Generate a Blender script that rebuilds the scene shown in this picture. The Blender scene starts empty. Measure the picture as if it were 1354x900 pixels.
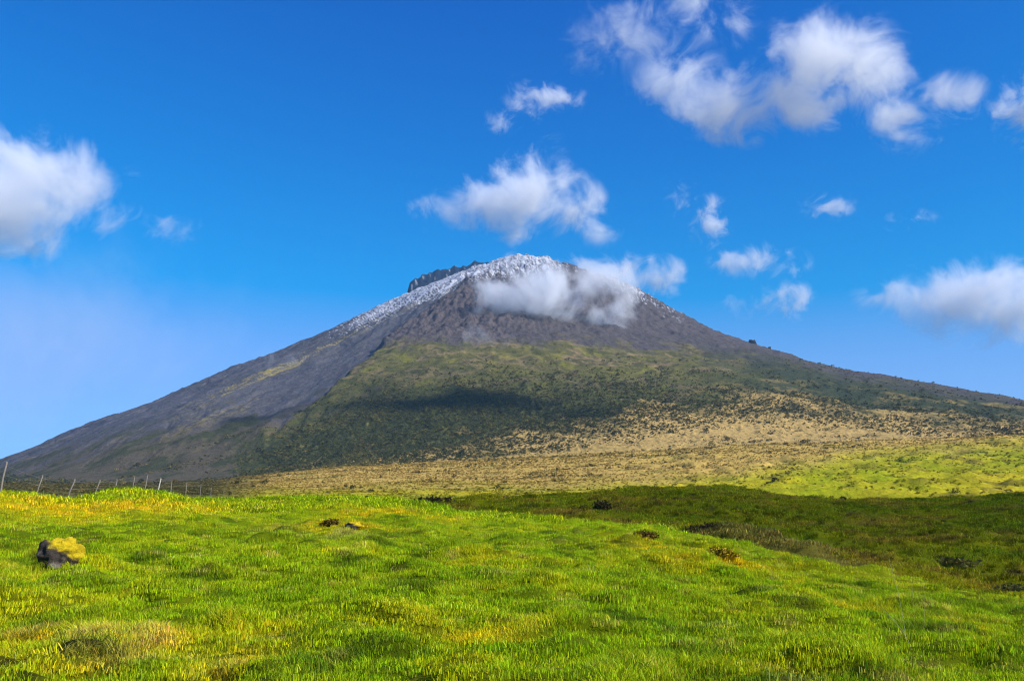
import bpy, bmesh, math, random
import numpy as np
from mathutils import Vector, Matrix

scene = bpy.context.scene
random.seed(7)
rng = np.random.default_rng(11)

# ------------------------------------------------------------------ camera
FPX, CXP, CYP = 1173.0, 677.0, 450.0          # focal length and centre in photograph pixels
PITCH = math.atan(200.0 / FPX)
EYE = 1.65
cam = bpy.data.cameras.new('camera')
cam.sensor_width = 36.0
cam.lens = 36.0 * FPX / 1354.0
cam.clip_start, cam.clip_end = 0.1, 60000.0
cam_ob = bpy.data.objects.new('camera', cam)
cam_ob.location = (0, 0, EYE)
cam_ob.rotation_euler = (math.pi / 2 + PITCH, 0, 0)
scene.collection.objects.link(cam_ob)
scene.camera = cam_ob

# ------------------------------------------------------------------ sky, sun, exposure
SUN_EL, SUN_AZ = math.radians(38.0), math.radians(118.0)   # azimuth clockwise from +Y (view direction)
SUN = Vector((math.sin(SUN_AZ) * math.cos(SUN_EL), math.cos(SUN_AZ) * math.cos(SUN_EL), math.sin(SUN_EL)))
world = bpy.data.worlds.new('World')
scene.world = world
world.use_nodes = True
wn, wl = world.node_tree.nodes, world.node_tree.links
wn.clear()
w_out = wn.new('ShaderNodeOutputWorld')
w_bg = wn.new('ShaderNodeBackground')
w_sky = wn.new('ShaderNodeTexSky')
w_sky.sky_type = 'NISHITA'
w_sky.sun_disc = False
w_sky.sun_elevation = SUN_EL
w_sky.sun_rotation = SUN_AZ
w_sky.altitude = 900.0
w_sky.air_density = 1.0
w_sky.dust_density = 0.0
w_sky.ozone_density = 3.0
w_hsv = wn.new('ShaderNodeHueSaturation')
w_hsv.inputs['Saturation'].default_value = 1.45
w_bg.inputs['Strength'].default_value = 0.15
wl.new(w_sky.outputs[0], w_hsv.inputs['Color'])
# tone of the clear sky: deeper blue overhead, held back towards the horizon
def w_vec(op, a, b):
    q = wn.new('ShaderNodeVectorMath'); q.operation = op
    for i, v in enumerate((a, b)):
        if isinstance(v, tuple): q.inputs[i].default_value = v
        else: wl.new(v, q.inputs[i])
    return q.outputs[0]
KS, KO = 0.178, 0.227
t_ = w_vec('MULTIPLY', w_hsv.outputs[0], (0.62 * KS, 1.04 * KS, 1.16 * KS))
t_ = w_vec('MAXIMUM', w_vec('SUBTRACT', t_, (0.042, 0.09, 0.0)), (0.0, 0.0, 0.0))
den_ = w_vec('ADD', w_vec('MULTIPLY', t_, (14.0, 2.5, 0.45)), (1.0, 1.0, 1.0))
t_ = w_vec('DIVIDE', w_vec('MULTIPLY', t_, (4.0 / KO, 1.85 / KO, 1.20 / KO)), den_)
wl.new(t_, w_bg.inputs['Color'])
wl.new(w_bg.outputs[0], w_out.inputs['Surface'])

sun_data = bpy.data.lights.new('sun', 'SUN')
sun_data.energy = 4.0
sun_data.angle = math.radians(0.53)
sun_data.color = (1.0, 0.965, 0.91)
sun_ob = bpy.data.objects.new('sun', sun_data)
sun_ob.rotation_euler = SUN.to_track_quat('Z', 'Y').to_euler()
sun_ob.location = (300, -300, 400)
scene.collection.objects.link(sun_ob)

scene.view_settings.view_transform = 'Standard'
scene.view_settings.look = 'None'
scene.view_settings.exposure = 0.60
ALB = 0.80          # overall ground reflectance
HAZE = 2.2e-5
scene.view_settings.gamma = 1.0
scene.cycles.max_bounces = 20
scene.cycles.diffuse_bounces = 2
scene.cycles.glossy_bounces = 2
scene.cycles.transmission_bounces = 3
scene.cycles.transparent_max_bounces = 20
scene.cycles.volume_bounces = 20
scene.cycles.volume_max_steps = 256
scene.cycles.use_denoising = True
scene.cycles.filter_width = 1.15
scene.cycles.sample_clamp_indirect = 3.0

# ------------------------------------------------------------------ numeric helpers
def sstep(a, b, x):
    t = np.clip((np.asarray(x, float) - a) / (b - a), 0, 1)
    return t * t * (3 - 2 * t)

def _hash(i, j, k):
    h = (i * 374761393 + j * 668265263 + k * 2147483647 + 144665) & 0xffffffff
    h = ((h ^ (h >> 13)) * 1274126177) & 0xffffffff
    h = (h ^ (h >> 16)) & 0xffffffff
    return h

def gnoise(x, y, seed=0):
    """2-D gradient noise, about -1..1"""
    x = np.asarray(x, float); y = np.asarray(y, float)
    xi = np.floor(x).astype(np.int64); yi = np.floor(y).astype(np.int64)
    xf = x - xi; yf = y - yi
    u = xf * xf * xf * (xf * (xf * 6 - 15) + 10); v = yf * yf * yf * (yf * (yf * 6 - 15) + 10)
    def g(di, dj):
        a = _hash(xi + di, yi + dj, seed) * (2 * math.pi / 4294967296.0)
        return np.cos(a) * (xf - di) + np.sin(a) * (yf - dj)
    n00, n10, n01, n11 = g(0, 0), g(1, 0), g(0, 1), g(1, 1)
    return 1.5 * ((n00 * (1 - u) + n10 * u) * (1 - v) + (n01 * (1 - u) + n11 * u) * v)

def fbm(x, y, octaves=4, seed=0, gain=0.5):
    s, a, t = 0, 1.0, 0
    for o in range(octaves):
        s = s + a * gnoise(x * 2 ** o + 17.3 * o, y * 2 ** o - 9.1 * o, seed + o * 31)
        t += a; a *= gain
    return s / t

def ridged(x, y, octaves=4, seed=0):
    s, a, t = 0, 1.0, 0
    for o in range(octaves):
        s = s + a * (1 - np.abs(gnoise(x * 2 ** o, y * 2 ** o, seed + o * 31)) * 1.6)
        t += a; a *= 0.5
    return s / t

def pix_dir(px, py):
    u = (np.asarray(px, float) - CXP) / FPX; v = (CYP - np.asarray(py, float)) / FPX
    c, s = math.cos(PITCH), math.sin(PITCH)
    return u, c - v * s, s + v * c

def pix_ae(px, py):
    """azimuth and tan(elevation) of a pixel"""
    x, y, z = pix_dir(px, py)
    return np.arctan2(x, y), z / np.hypot(x, y)

def project(x, y, z):
    """world -> photograph pixel"""
    c, s = math.cos(PITCH), math.sin(PITCH)
    zz = z - EYE
    f = np.maximum(y * c + zz * s, 1e-3); up = -y * s + zz * c
    return CXP + FPX * x / f, CYP - FPX * up / f

def at_pix(px, py, dist):
    """point on a pixel's ray at a horizontal distance"""
    x, y, z = pix_dir(px, py)
    k = dist / math.hypot(x, y)
    return Vector((x * k, y * k, z * k + EYE))

class Line:
    """crest line surveyed as (pixel x, pixel y) and held as azimuth -> tan(elevation)"""
    def __init__(self, pts):
        p = np.array(pts, float)
        self.a, self.e = pix_ae(p[:, 0], p[:, 1])
    def __call__(self, az):
        return np.interp(az, self.a, self.e)

class Table:
    def __init__(self, pts):
        p = np.array(pts, float)
        self.a = np.arctan2(p[:, 0] - CXP, FPX * 1.0); self.v = p[:, 1]
    def __call__(self, az):
        return np.interp(az, self.a, self.v)

# ------------------------------------------------------------------ terrain
hill_crest = Line([(-300, 650), (0, 654), (47, 661), (100, 664), (160, 660), (210, 660), (250, 662), (300, 663), (350, 661), (400, 661),
                   (450, 660), (500, 665), (545, 671), (600, 681), (650, 685), (700, 687), (740, 690), (800, 694), (850, 699),
                   (900, 707), (950, 717), (1000, 728), (1050, 739), (1100, 750), (1150, 760), (1200, 771), (1250, 783), (1300, 792),
                   (1354, 800), (1700, 850)])
hill_dist = Table([(-300, 36), (0, 40), (200, 48), (300, 52), (450, 48), (545, 43), (700, 37), (800, 33), (1000, 28), (1150, 25), (1354, 22), (1700, 18)])
back_crest = Line([(-300, 668), (300, 668), (450, 671), (545, 670), (600, 665), (650, 661), (700, 657), (740, 654), (800, 652), (850, 650), (900, 648),
                   (930, 647), (960, 648), (1000, 654), (1050, 659), (1100, 661), (1150, 662), (1200, 662), (1250, 661), (1300, 660),
                   (1354, 658), (1700, 654)])
back_dist = Table([(-300, 120), (300, 120), (545, 130), (700, 165), (900, 190), (1100, 215), (1354, 235), (1700, 250)])
pas_500 = Line([(-300, 650), (0, 651), (300, 652), (500, 653), (700, 652), (1000, 648), (1354, 644), (1700, 640)])
pas_1000 = Line([(-300, 646), (0, 646), (250, 645), (400, 640), (700, 634), (1000, 624), (1354, 616), (1700, 610)])
pas_1800 = Line([(-300, 640), (0, 640), (200, 640), (300, 634), (450, 618), (700, 606), (1000, 590), (1354, 577), (1700, 565)])

def hermite(dk, zk, d):
    """monotone cubic through knots (K,N) at d (N)"""
    h = np.diff(dk, axis=0); s = np.diff(zk, axis=0) / h
    m = np.zeros_like(zk)
    a, b = s[:-1], s[1:]
    w = (a * b > 0)
    m[1:-1] = np.where(w, 2 * a * b / np.where(w, a + b, 1), 0)
    m[0], m[-1] = s[0], s[-1]
    K, N = dk.shape
    idx = np.clip((d[None, :] >= dk).sum(0) - 1, 0, K - 2)
    n = np.arange(N)
    hh = h[idx, n]; t = np.clip((d - dk[idx, n]) / hh, 0, 1.0)
    t2, t3 = t * t, t * t * t
    return ((2 * t3 - 3 * t2 + 1) * zk[idx, n] + (t3 - 2 * t2 + t) * hh * m[idx, n] + (-2 * t3 + 3 * t2) * zk[idx + 1, n] + (t3 - t2) * hh * m[idx + 1, n])

def land_base(x, y):
    """smooth ground: near hill, dip, second rise, plain (z relative to the eye)"""
    x = np.asarray(x, float).ravel(); y = np.asarray(y, float).ravel()
    d = np.hypot(x, y); az = np.arctan2(x, y)
    Dc, ec = hill_dist(az), hill_crest(az)
    zc = Dc * ec
    D2, e2 = back_dist(az), back_crest(az)
    left = 1 - sstep(-0.33, -0.12, az)                      # fence shoulder: the hill runs on level there
    dv = np.where(left > 0.5, 60.0, Dc + 22)
    zv = dv * ec - 1.9 * (1 - left) - 0.1 * left
    z0 = np.full_like(d, -1.65)
    z7 = np.full_like(d, -1.50)
    zm = z7 + (zc - z7) * 0.5 + 0.06
    z2 = D2 * e2
    dk = np.stack([d * 0, d * 0 + 7, 7 + (Dc - 7) * 0.5, Dc, dv, D2, D2 + 70, d * 0 + 500, d * 0 + 1000, d * 0 + 1800, d * 0 + 12000])
    z18 = 1800 * pas_1800(az)
    zk = np.stack([z0, z7, zm, zc, zv, z2, z2 - 3.0, 500 * pas_500(az), 1000 * pas_1000(az), z18, z18 * 3.0])
    z = hermite(dk, zk, d)
    wb = sstep(0.9, 1.9, np.abs(az))
    z = z * (1 - wb) + wb * (-1.65 - 0.01 * np.minimum(d, 400))
    return z

# ---- the cone: profiles fitted so that its two flanks rise as surveyed
AX, AY = 0.0, 0.0
SIL = [(-330, 740), (-150, 672), (0, 610), (100, 569), (200, 531), (300, 491), (360, 468), (400, 449), (440, 431), (480, 412), (510, 397), (535, 386),
       (570, 374), (600, 364), (640, 352), (670, 341), (690, 337), (705, 338), (730, 345), (760, 354), (790, 364), (830, 379), (860, 395), (900, 416), (950, 439), (990, 455),
       (1010, 461), (1060, 475), (1130, 491), (1200, 503), (1280, 518), (1354, 531), (1550, 562), (1750, 588)]
sil = Line(SIL)
APEX_D = 5200.0
_a, _e = pix_ae(692, 337)
AX, AY, AH = APEX_D * math.sin(_a), APEX_D * math.cos(_a), APEX_D * float(_e)
RG = np.arange(0, 9001, 50.0)
prof = {}
for side in 'LR':
    prof[side] = AH - 0.42 * RG + 1.6e-5 * RG ** 2

def cone(x, y):
    dx, dy = x - AX, y - AY
    r = np.hypot(dx, dy)
    phi = np.arctan2(dx, -dy)                                # 0 towards the viewer, + to the right
    w = 0.5 + 0.5 * np.sin(np.clip(phi, -math.pi, math.pi))
    w = sstep(0.0, 1.0, w)
    return (1 - w) * np.interp(r, RG, prof['L']) + w * np.interp(r, RG, prof['R'])

_az = np.linspace(-0.62, 0.62, 249)
_d = np.linspace(1500, 6500, 260)
_GX, _GY = np.sin(_az)[None, :] * _d[:, None], np.cos(_az)[None, :] * _d[:, None]
for it in range(40):
    e = cone(_GX, _GY) / _d[:, None]
    k = e.argmax(0)
    err = (sil(_az) - e.max(0)) * _d[k]
    rr = np.hypot(_GX[k, np.arange(len(_az))] - AX, _GY[k, np.arange(len(_az))] - AY)
    for side, sel in (('L', _az < _a), ('R', _az > _a)):
        num = np.zeros_like(RG); den = np.zeros_like(RG) + 1e-6
        for r0, d0 in zip(rr[sel], err[sel]):
            wgt = np.exp(-((RG - r0) / 90.0) ** 2)
            num += wgt * d0; den += wgt
        has = den > 0.05
        corr = np.interp(RG, RG[has], (num / den)[has])
        prof[side] = prof[side] + 0.6 * corr
    top = 0.5 * (prof['L'][0] + prof['R'][0]); 
    blend = np.exp(-(RG / 120.0) ** 2)
    for side in 'LR':
        prof[side] = prof[side] * (1 - blend) + blend * top

SPUR = np.array([(612, 372), (600, 388), (560, 416), (520, 440), (503, 455), (498, 470), (470, 494), (430, 524), (385, 552), (350, 590), (330, 615), (320, 640)], float)

def relief(x, y, z):
    """spurs, gullies, scarp and canopy on the cone; returns height to add"""
    px, py = project(x, y, z + EYE)
    dx, dy = x - AX, y - AY
    r = np.hypot(dx, dy); phi = np.arctan2(dx, -dy)
    s = px - np.interp(py, SPUR[:, 1], SPUR[:, 0])
    near = sstep(360, 392, py) * (1 - sstep(500, 590, py)) * (y < AY)
    up = sstep(-6, 10, s + 6 * fbm(x / 60, y / 60, 3, 5))
    add = 46 * up * (1 - sstep(60, 330, s)) * near
    add -= 26 * np.exp(-((s + 45) / 60.0) ** 2) * near
    wq = fbm(x / 500, y / 500, 3, 44)
    gull = ridged(phi * 9 + 1.6 * wq, r / 420.0 + 3 + 2 * wq, 4, 40) - 0.55
    add += gull * (14 + 9 * sstep(20, -40, s)) * sstep(200, 900, r) * (1 - sstep(2600, 4000, r))
    scarp = sstep(-5, 8, s) * (1 - sstep(110, 260, s)) * sstep(375, 400, py) * (1 - sstep(452, 474, py)) * (y < AY)
    add += scarp * (0.6 * fbm(x / 40, y / 40, 4, 60) + 0.5 * fbm(phi * 60 + 4 * wq, r / 120.0, 3, 63)) * 30
    crag = (1 - sstep(900, 1500, r)) * (y < AY) * sstep(250, 420, r) * sstep(-20, 10, s)
    add += crag * (ridged(x / 70 + wq, y / 110, 4, 65) - 0.55) * 34
    rock = (1 - sstep(300, 1100, r))
    add += rock * (fbm(x / 60, y / 60, 4, 71) * 17 + ridged(x / 38, y / 38, 3, 75) * 6)
    add += fbm(x / 300, y / 300, 4, 81) * 20 * sstep(150, 900, r)
    add += (fbm(x / 50, y / 50, 3, 85) * 12 + (ridged(x / 90, y / 90, 3, 87) - .55) * 10) * (1 - sstep(1200, 2600, r)) * (0.55 + 0.45 * sstep(-30, 10, s))
    return add, px, py, s, phi, r, scarp

def smax(a, b, k):
    h = np.clip(0.5 + 0.5 * (a - b) / k, 0, 1)
    return b * (1 - h) + a * h + k * h * (1 - h)

# named places on the near hill: (pixel x, pixel y, radius m, height m)
def hummocks(x, y, d, az):
    """bumps of the pasture (m)"""
    near = 1 - sstep(70, 200, d)
    h = (fbm(x / 2.4, y / 2.4, 3, 3) * 0.20 + fbm(x / 6.5, y / 6.5, 2, 4) * 0.16) * near
    h = h + (np.maximum(0, gnoise(x / 0.85, y / 0.85, 9)) * 0.24 - np.maximum(0, gnoise(x / 0.6, y / 0.6, 14) - .3) * 0.25) * (1 - sstep(25, 80, d))
    h = h + gnoise(x / 0.30, y / 0.30, 12) * 0.04 * (1 - sstep(12, 30, d))
    mid = sstep(42, 75, d) * (1 - sstep(230, 400, d))
    h = h + (fbm(x / 20, y / 20, 4, 21) * 1.7 + np.maximum(0, fbm(x / 6, y / 6, 3, 24)) * 1.1) * mid * sstep(-0.25, 0.0, az)
    h = h + (fbm(x / 14, y / 14, 3, 22) * 0.18) * mid
    far = sstep(230, 420, d)
    rough = 0.5 + 0.9 * sstep(0.05, 0.25, az)
    h = h + far * (1 - sstep(1900, 2600, d)) * (fbm(x / 110, y / 70, 4, 27) * 7.5 * rough * sstep(300, 800, d) + np.maximum(0, fbm(x / 22, y / 22, 3, 29)) * 1.6 + (ridged(x / 60, y / 42, 3, 33) - 0.55) * 9.0 * sstep(0.02, 0.25, az) * sstep(260, 420, d) * (1 - sstep(1200, 1700, d)))
    return h

BUMPS = []          # (x, y, radius_x, radius_y, height) filled below
def terrain(x, y, full=False):
    shp = np.shape(x)
    x = np.asarray(x, float).ravel(); y = np.asarray(y, float).ravel()
    d = np.hypot(x, y); az = np.arctan2(x, y)
    z = land_base(x, y) + hummocks(x, y, d, az)
    for bx, by, rx, ry, hh in BUMPS:
        m = (np.abs(x - bx) < 3 * rx) & (np.abs(y - by) < 3 * ry)
        if m.any():
            z[m] += hh * np.exp(-((x[m] - bx) / rx) ** 2 - ((y[m] - by) / ry) ** 2)
    z = z + EYE
    return z.reshape(shp)

def ground_hit(px, py, dmin=3.0, dmax=400.0):
    """where a pixel's ray first meets the ground"""
    ux, uy, uz = pix_dir(px, py); hyp = math.hypot(ux, uy)
    dd = np.geomspace(dmin, dmax, 1500)
    zz = terrain(ux / hyp * dd, uy / hyp * dd)
    ray = EYE + uz / hyp * dd
    hit = np.nonzero(zz >= ray)[0]
    k = hit[0] if len(hit) else len(dd) - 1
    return float(ux / hyp * dd[k]), float(uy / hyp * dd[k]), float(zz[k])

# mossy mounds and hollows set on the near hill
for px, py, dd, r, rd, hh in [(180, 668, 46, 1.7, 2.4, 0.42), (10, 668, 34, 1.9, 2.4, 0.02), (440, 664, 40, 1.3, 1.5, 0.22), (535, 678, 37, 1.6, 1.6, 0.25),
                              (20, 858, 7.9, 0.45, 0.4, 0.14), (115, 852, 8.2, 0.30, 0.20, -0.26), (70, 868, 7.7, 0.20, 0.15, -0.15), (190, 842, 8.3, 0.35, 0.3, 0.10),
                              (0, 825, 8.6, 0.5, 0.4, 0.12), (690, 820, 9.0, 0.16, 0.14, -0.14), (300, 884, 7.4, 0.3, 0.2, -0.10), (850, 712, 25, 0.6, 0.7, 0.20), (955, 738, 20, 0.5, 0.6, 0.20),
                              (330, 722, 15, 0.4, 0.35, -0.12), (1210, 888, 7.2, 0.22, 0.15, -0.12)]:
    p = at_pix(px, py, dd); BUMPS.append((p.x, p.y, r, rd, hh))
# peat bank just beyond the brow of the hill
for px, py, off, hh in [(905, 702, 11, 0.55), (935, 704, 10, 0.7), (965, 708, 10, 0.75), (995, 712, 10, 0.75), (1025, 717, 10, 0.7), (1055, 725, 9, 0.65), (1085, 732, 9, 0.6), (1115, 740, 8, 0.5), (1145, 748, 7, 0.4)]:
    a, e = pix_ae(px, py - 3); dd = float(hill_dist(a)) + off - 1.5
    bx_, by_ = dd * math.sin(a), dd * math.cos(a)
    lift = dd * float(e) - float(land_base(np.array([bx_]), np.array([by_]))[0])
    BUMPS.append((bx_, by_, 1.3, 1.2, max(0.25, lift + 0.1) / 1.7))

# ------------------------------------------------------------------ mesh and material helpers
def link(o, parent=None):
    scene.collection.objects.link(o)
    if parent is not None:
        o.parent = parent
    return o

def tag(o, label=None, cat=None, group=None, kind=None):
    if label: o['label'] = label
    if cat: o['category'] = cat
    if group: o['group'] = group
    if kind: o['kind'] = kind
    return o

def build_mesh(name, V, F, col=None, smooth=True):
    """V (n,3); F (m,3|4) array"""
    V = np.asarray(V, np.float32); F = np.asarray(F, np.int32)
    me = bpy.data.meshes.new(name)
    k = F.shape[1]
    me.vertices.add(len(V)); me.vertices.foreach_set('co', V.ravel())
    me.loops.add(F.size); me.loops.foreach_set('vertex_index', F.ravel())
    me.polygons.add(len(F)); me.polygons.foreach_set('loop_start', np.arange(0, F.size, k, dtype=np.int32))
    me.update(calc_edges=True)
    me.polygons.foreach_set('use_smooth', np.full(len(F), smooth))
    if col is not None:
        set_col(me, col)
    me.validate()
    return me

def set_col(me, col):
    at = me.attributes.new('col', 'FLOAT_COLOR', 'POINT')
    c = np.ones((len(me.vertices), 4), np.float32); c[:, :3] = col
    at.data.foreach_set('color', c.ravel())

def grid_faces(R, C):
    i = np.arange(R * C).reshape(R, C)
    return np.stack([i[:-1, :-1], i[:-1, 1:], i[1:, 1:], i[1:, :-1]], -1).reshape(-1, 4)[:, ::-1]

def mix(a, b, t):
    t = np.asarray(t)[..., None]
    return a * (1 - t) + np.asarray(b, float) * t

def attr_material(name, rough=0.9, scales=((1.0, 0.25),), bump=None, translucent=0.0, spec=0.15, attr='col', inst=False, tint_var=None):
    """procedural material: colour attribute modulated by noise, with noise bump"""
    m = bpy.data.materials.new(name); m.use_nodes = True
    n, l = m.node_tree.nodes, m.node_tree.links
    n.clear()
    out = n.new('ShaderNodeOutputMaterial'); bs = n.new('ShaderNodeBsdfPrincipled')
    bs.inputs['Roughness'].default_value = rough
    bs.inputs['Specular IOR Level'].default_value = spec
    at = n.new('ShaderNodeAttribute'); at.attribute_name = attr
    if inst: at.attribute_type = 'INSTANCER'
    c = at.outputs['Color']
    geo = n.new('ShaderNodeNewGeometry')
    for sc, amt in scales:
        nz = n.new('ShaderNodeTexNoise'); nz.inputs['Scale'].default_value = sc; nz.inputs['Detail'].default_value = 5.0; nz.inputs['Roughness'].default_value = 0.65
        l.new(geo.outputs['Position'], nz.inputs['Vector'])
        mr = n.new('ShaderNodeMapRange'); mr.inputs[1].default_value = 0.25; mr.inputs[2].default_value = 0.75; mr.inputs[3].default_value = 1 - amt; mr.inputs[4].default_value = 1 + amt
        l.new(nz.outputs['Fac'], mr.inputs[0])
        mx = n.new('ShaderNodeVectorMath'); mx.operation = 'SCALE'
        l.new(c, mx.inputs[0]); l.new(mr.outputs[0], mx.inputs['Scale'])
        c = mx.outputs[0]
    if tint_var:
        a2 = n.new('ShaderNodeAttribute'); a2.attribute_name = tint_var
        mm = n.new('ShaderNodeMix'); mm.data_type = 'RGBA'; mm.blend_type = 'MULTIPLY'; mm.inputs[0].default_value = 1.0
        l.new(c, mm.inputs[6]); l.new(a2.outputs['Color'], mm.inputs[7]); c = mm.outputs[2]
    l.new(c, bs.inputs['Base Color'])
    if bump:
        nz = n.new('ShaderNodeTexNoise'); nz.inputs['Scale'].default_value = bump[0]; nz.inputs['Detail'].default_value = 6.0; nz.inputs['Roughness'].default_value = 0.7
        l.new(geo.outputs['Position'], nz.inputs['Vector'])
        b = n.new('ShaderNodeBump'); b.inputs['Distance'].default_value = bump[1]; b.inputs['Strength'].default_value = 1.0
        l.new(nz.outputs['Fac'], b.inputs['Height']); l.new(b.outputs[0], bs.inputs['Normal'])
    sh = bs.outputs[0]
    if translucent:
        tr = n.new('ShaderNodeBsdfTranslucent'); l.new(c, tr.inputs['Color'])
        ms = n.new('ShaderNodeMixShader'); ms.inputs[0].default_value = translucent
        l.new(sh, ms.inputs[1]); l.new(tr.outputs[0], ms.inputs[2]); sh = ms.outputs[0]
    l.new(sh, out.inputs['Surface'])
    return m

# ------------------------------------------------------------------ land sheets
G_GREEN = np.array((0.190, 0.300, 0.003)); G_LIGHT = np.array((0.370, 0.430, 0.005)); G_YEL = np.array((0.540, 0.430, 0.006))
G_ORANGE = np.array((0.560, 0.370, 0.006)); G_DARK = np.array((0.060, 0.125, 0.003)); G_DEAD = np.array((0.600, 0.430, 0.080)); G_SOIL = np.array((0.030, 0.020, 0.010))

def spot_field(x, y, spots):
    w = np.zeros_like(x)
    for sx, sy, r, s in spots:
        w = np.maximum(w, s * np.exp(-((x - sx) ** 2 + (y - sy) ** 2) / (r * r)))
    return w

def spots_px(lst):
    out = []
    for px, py, r, s in lst:
        p = ground_hit(px, py); out.append((p[0], p[1], r, s))
    return out
MOSS = spots_px([(10, 668, 3.6, 1.2), (60, 680, 3.4, .9), (100, 670, 4.0, 1), (150, 672, 4, 1.2), (190, 666, 4.0, 1.3), (235, 668, 3, 1), (280, 672, 2, .6), (440, 690, 1.6, .8), (465, 695, 1.2, .9),
                 (480, 672, 2, .8), (520, 676, 2, 1), (15, 850, .45, 1.1), (40, 870, .4, 1.0), (180, 850, .5, .7), (330, 870, .5, .5), (850, 715, 1.4, .9), (890, 735, 1.5, .5),
                 (960, 735, 1.0, .9), (1050, 745, 1.6, .5), (1210, 770, 2.0, .6), (600, 845, .5, .5), (100, 890, .5, .8), (290, 890, .4, .7), (1010, 880, .6, .4), (380, 835, .3, .6), (650, 780, .5, .35), (1060, 800, .5, .4)])
DEAD = spots_px([(195, 845, .24, .9), (120, 838, .25, .7), (45, 832, .16, .7), (90, 868, .2, .6), (165, 872, .3, .6), (375, 848, .16, .9), (690, 815, .12, .5), (1215, 886, .16, 1.0), (1040, 822, .14, .6), (350, 700, .8, .3), (460, 702, .8, .5), (300, 880, .3, .4)])
SOIL = spots_px([(118, 852, .20, 1.4), (92, 848, .16, 1.2), (140, 856, .14, 1.1), (72, 868, .14, 1.0), (10, 878, .14, 1.1), (35, 893, .13, 1.0), (150, 882, .12, .9), (25, 846, .12, .9), (300, 892, .15, .8), (65, 735, .45, .8), (435, 694, .25, .7), (468, 696, .2, .8), (850, 709, .4, .6), (1210, 892, .12, .9)])

def meadow_colour(x, y, d, az):
    n1 = fbm(x / 2.2, y / 2.2, 4, 101); n2 = fbm(x / 0.7, y / 0.7, 3, 111); n3 = fbm(x / 6.5, y / 6.5, 3, 121)
    c = mix(np.broadcast_to(G_GREEN, x.shape + (3,)), G_LIGHT, np.clip(0.45 + 0.7 * n1 + 0.35 * n2, 0, 1))
    moss = spot_field(x, y, MOSS)
    mossw = np.clip(sstep(0.05, 0.5, n3 * 0.45 + n1 * 0.55 + n2 * 0.35 + 0.05) * 0.5 + moss * (0.75 + 0.5 * n2), 0, 1)
    c = mix(c, G_YEL, mossw * 0.8)
    c = mix(c, G_ORANGE, np.clip(sstep(0.62, 1.1, mossw + 0.5 * n2) * 0.4, 0, 1))
    dark = sstep(0.12, 0.42, gnoise(x / 1.1, y / 1.1, 131) * 0.7 + n2 * 0.5) * 0.75
    c = mix(c, G_DARK, dark * (1 - mossw))
    dead = np.clip(spot_field(x, y, DEAD) * (0.7 + 0.8 * n2) + sstep(0.42, 0.62, gnoise(x / 0.45, y / 0.45, 141)) * 0.25, 0, 1)
    c = mix(c, G_DEAD, dead)
    c = mix(c, G_SOIL, np.clip(spot_field(x, y, SOIL) * (0.9 + 0.6 * n2) - 0.15, 0, 1))
    # the dip and the second rise: rougher, browner pasture
    mid = sstep(40, 62, d) * sstep(-0.14, -0.05, az)
    nm = fbm(x / 11, y / 11, 5, 151); nk = fbm(x / 4, y / 4, 4, 161)
    cm = mix(np.broadcast_to(np.array((0.185, 0.225, 0.002)), x.shape + (3,)), (0.34, 0.28, 0.003), np.clip(0.4 + nm, 0, 1))
    cm = mix(cm, (0.30, 0.185, 0.020), sstep(0.02, 0.36, nm * 0.7 + nk * 0.7) * 0.65)
    cm = mix(cm, (0.055, 0.045, 0.012), sstep(0.22, 0.5, nk) * 0.7)
    c = c * (1 - mid[..., None]) + cm * mid[..., None]
    # peat bank
    bank = np.zeros_like(x)
    for bx, by, rx, ry, hh in BUMPS[15:]:
        bank = np.maximum(bank, np.exp(-(((x - bx) / 1.9) ** 2 + ((y - by) / 1.7) ** 2)))
    cb = mix(np.broadcast_to(np.array((0.17, 0.15, 0.020)), x.shape + (3,)), (0.025, 0.018, 0.008), sstep(0.1, 0.4, nk + 0.5 * n1))
    w = sstep(0.3, 0.7, bank)[..., None]
    c = c * (1 - w) + cb * w
    return c, mossw, dead

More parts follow.
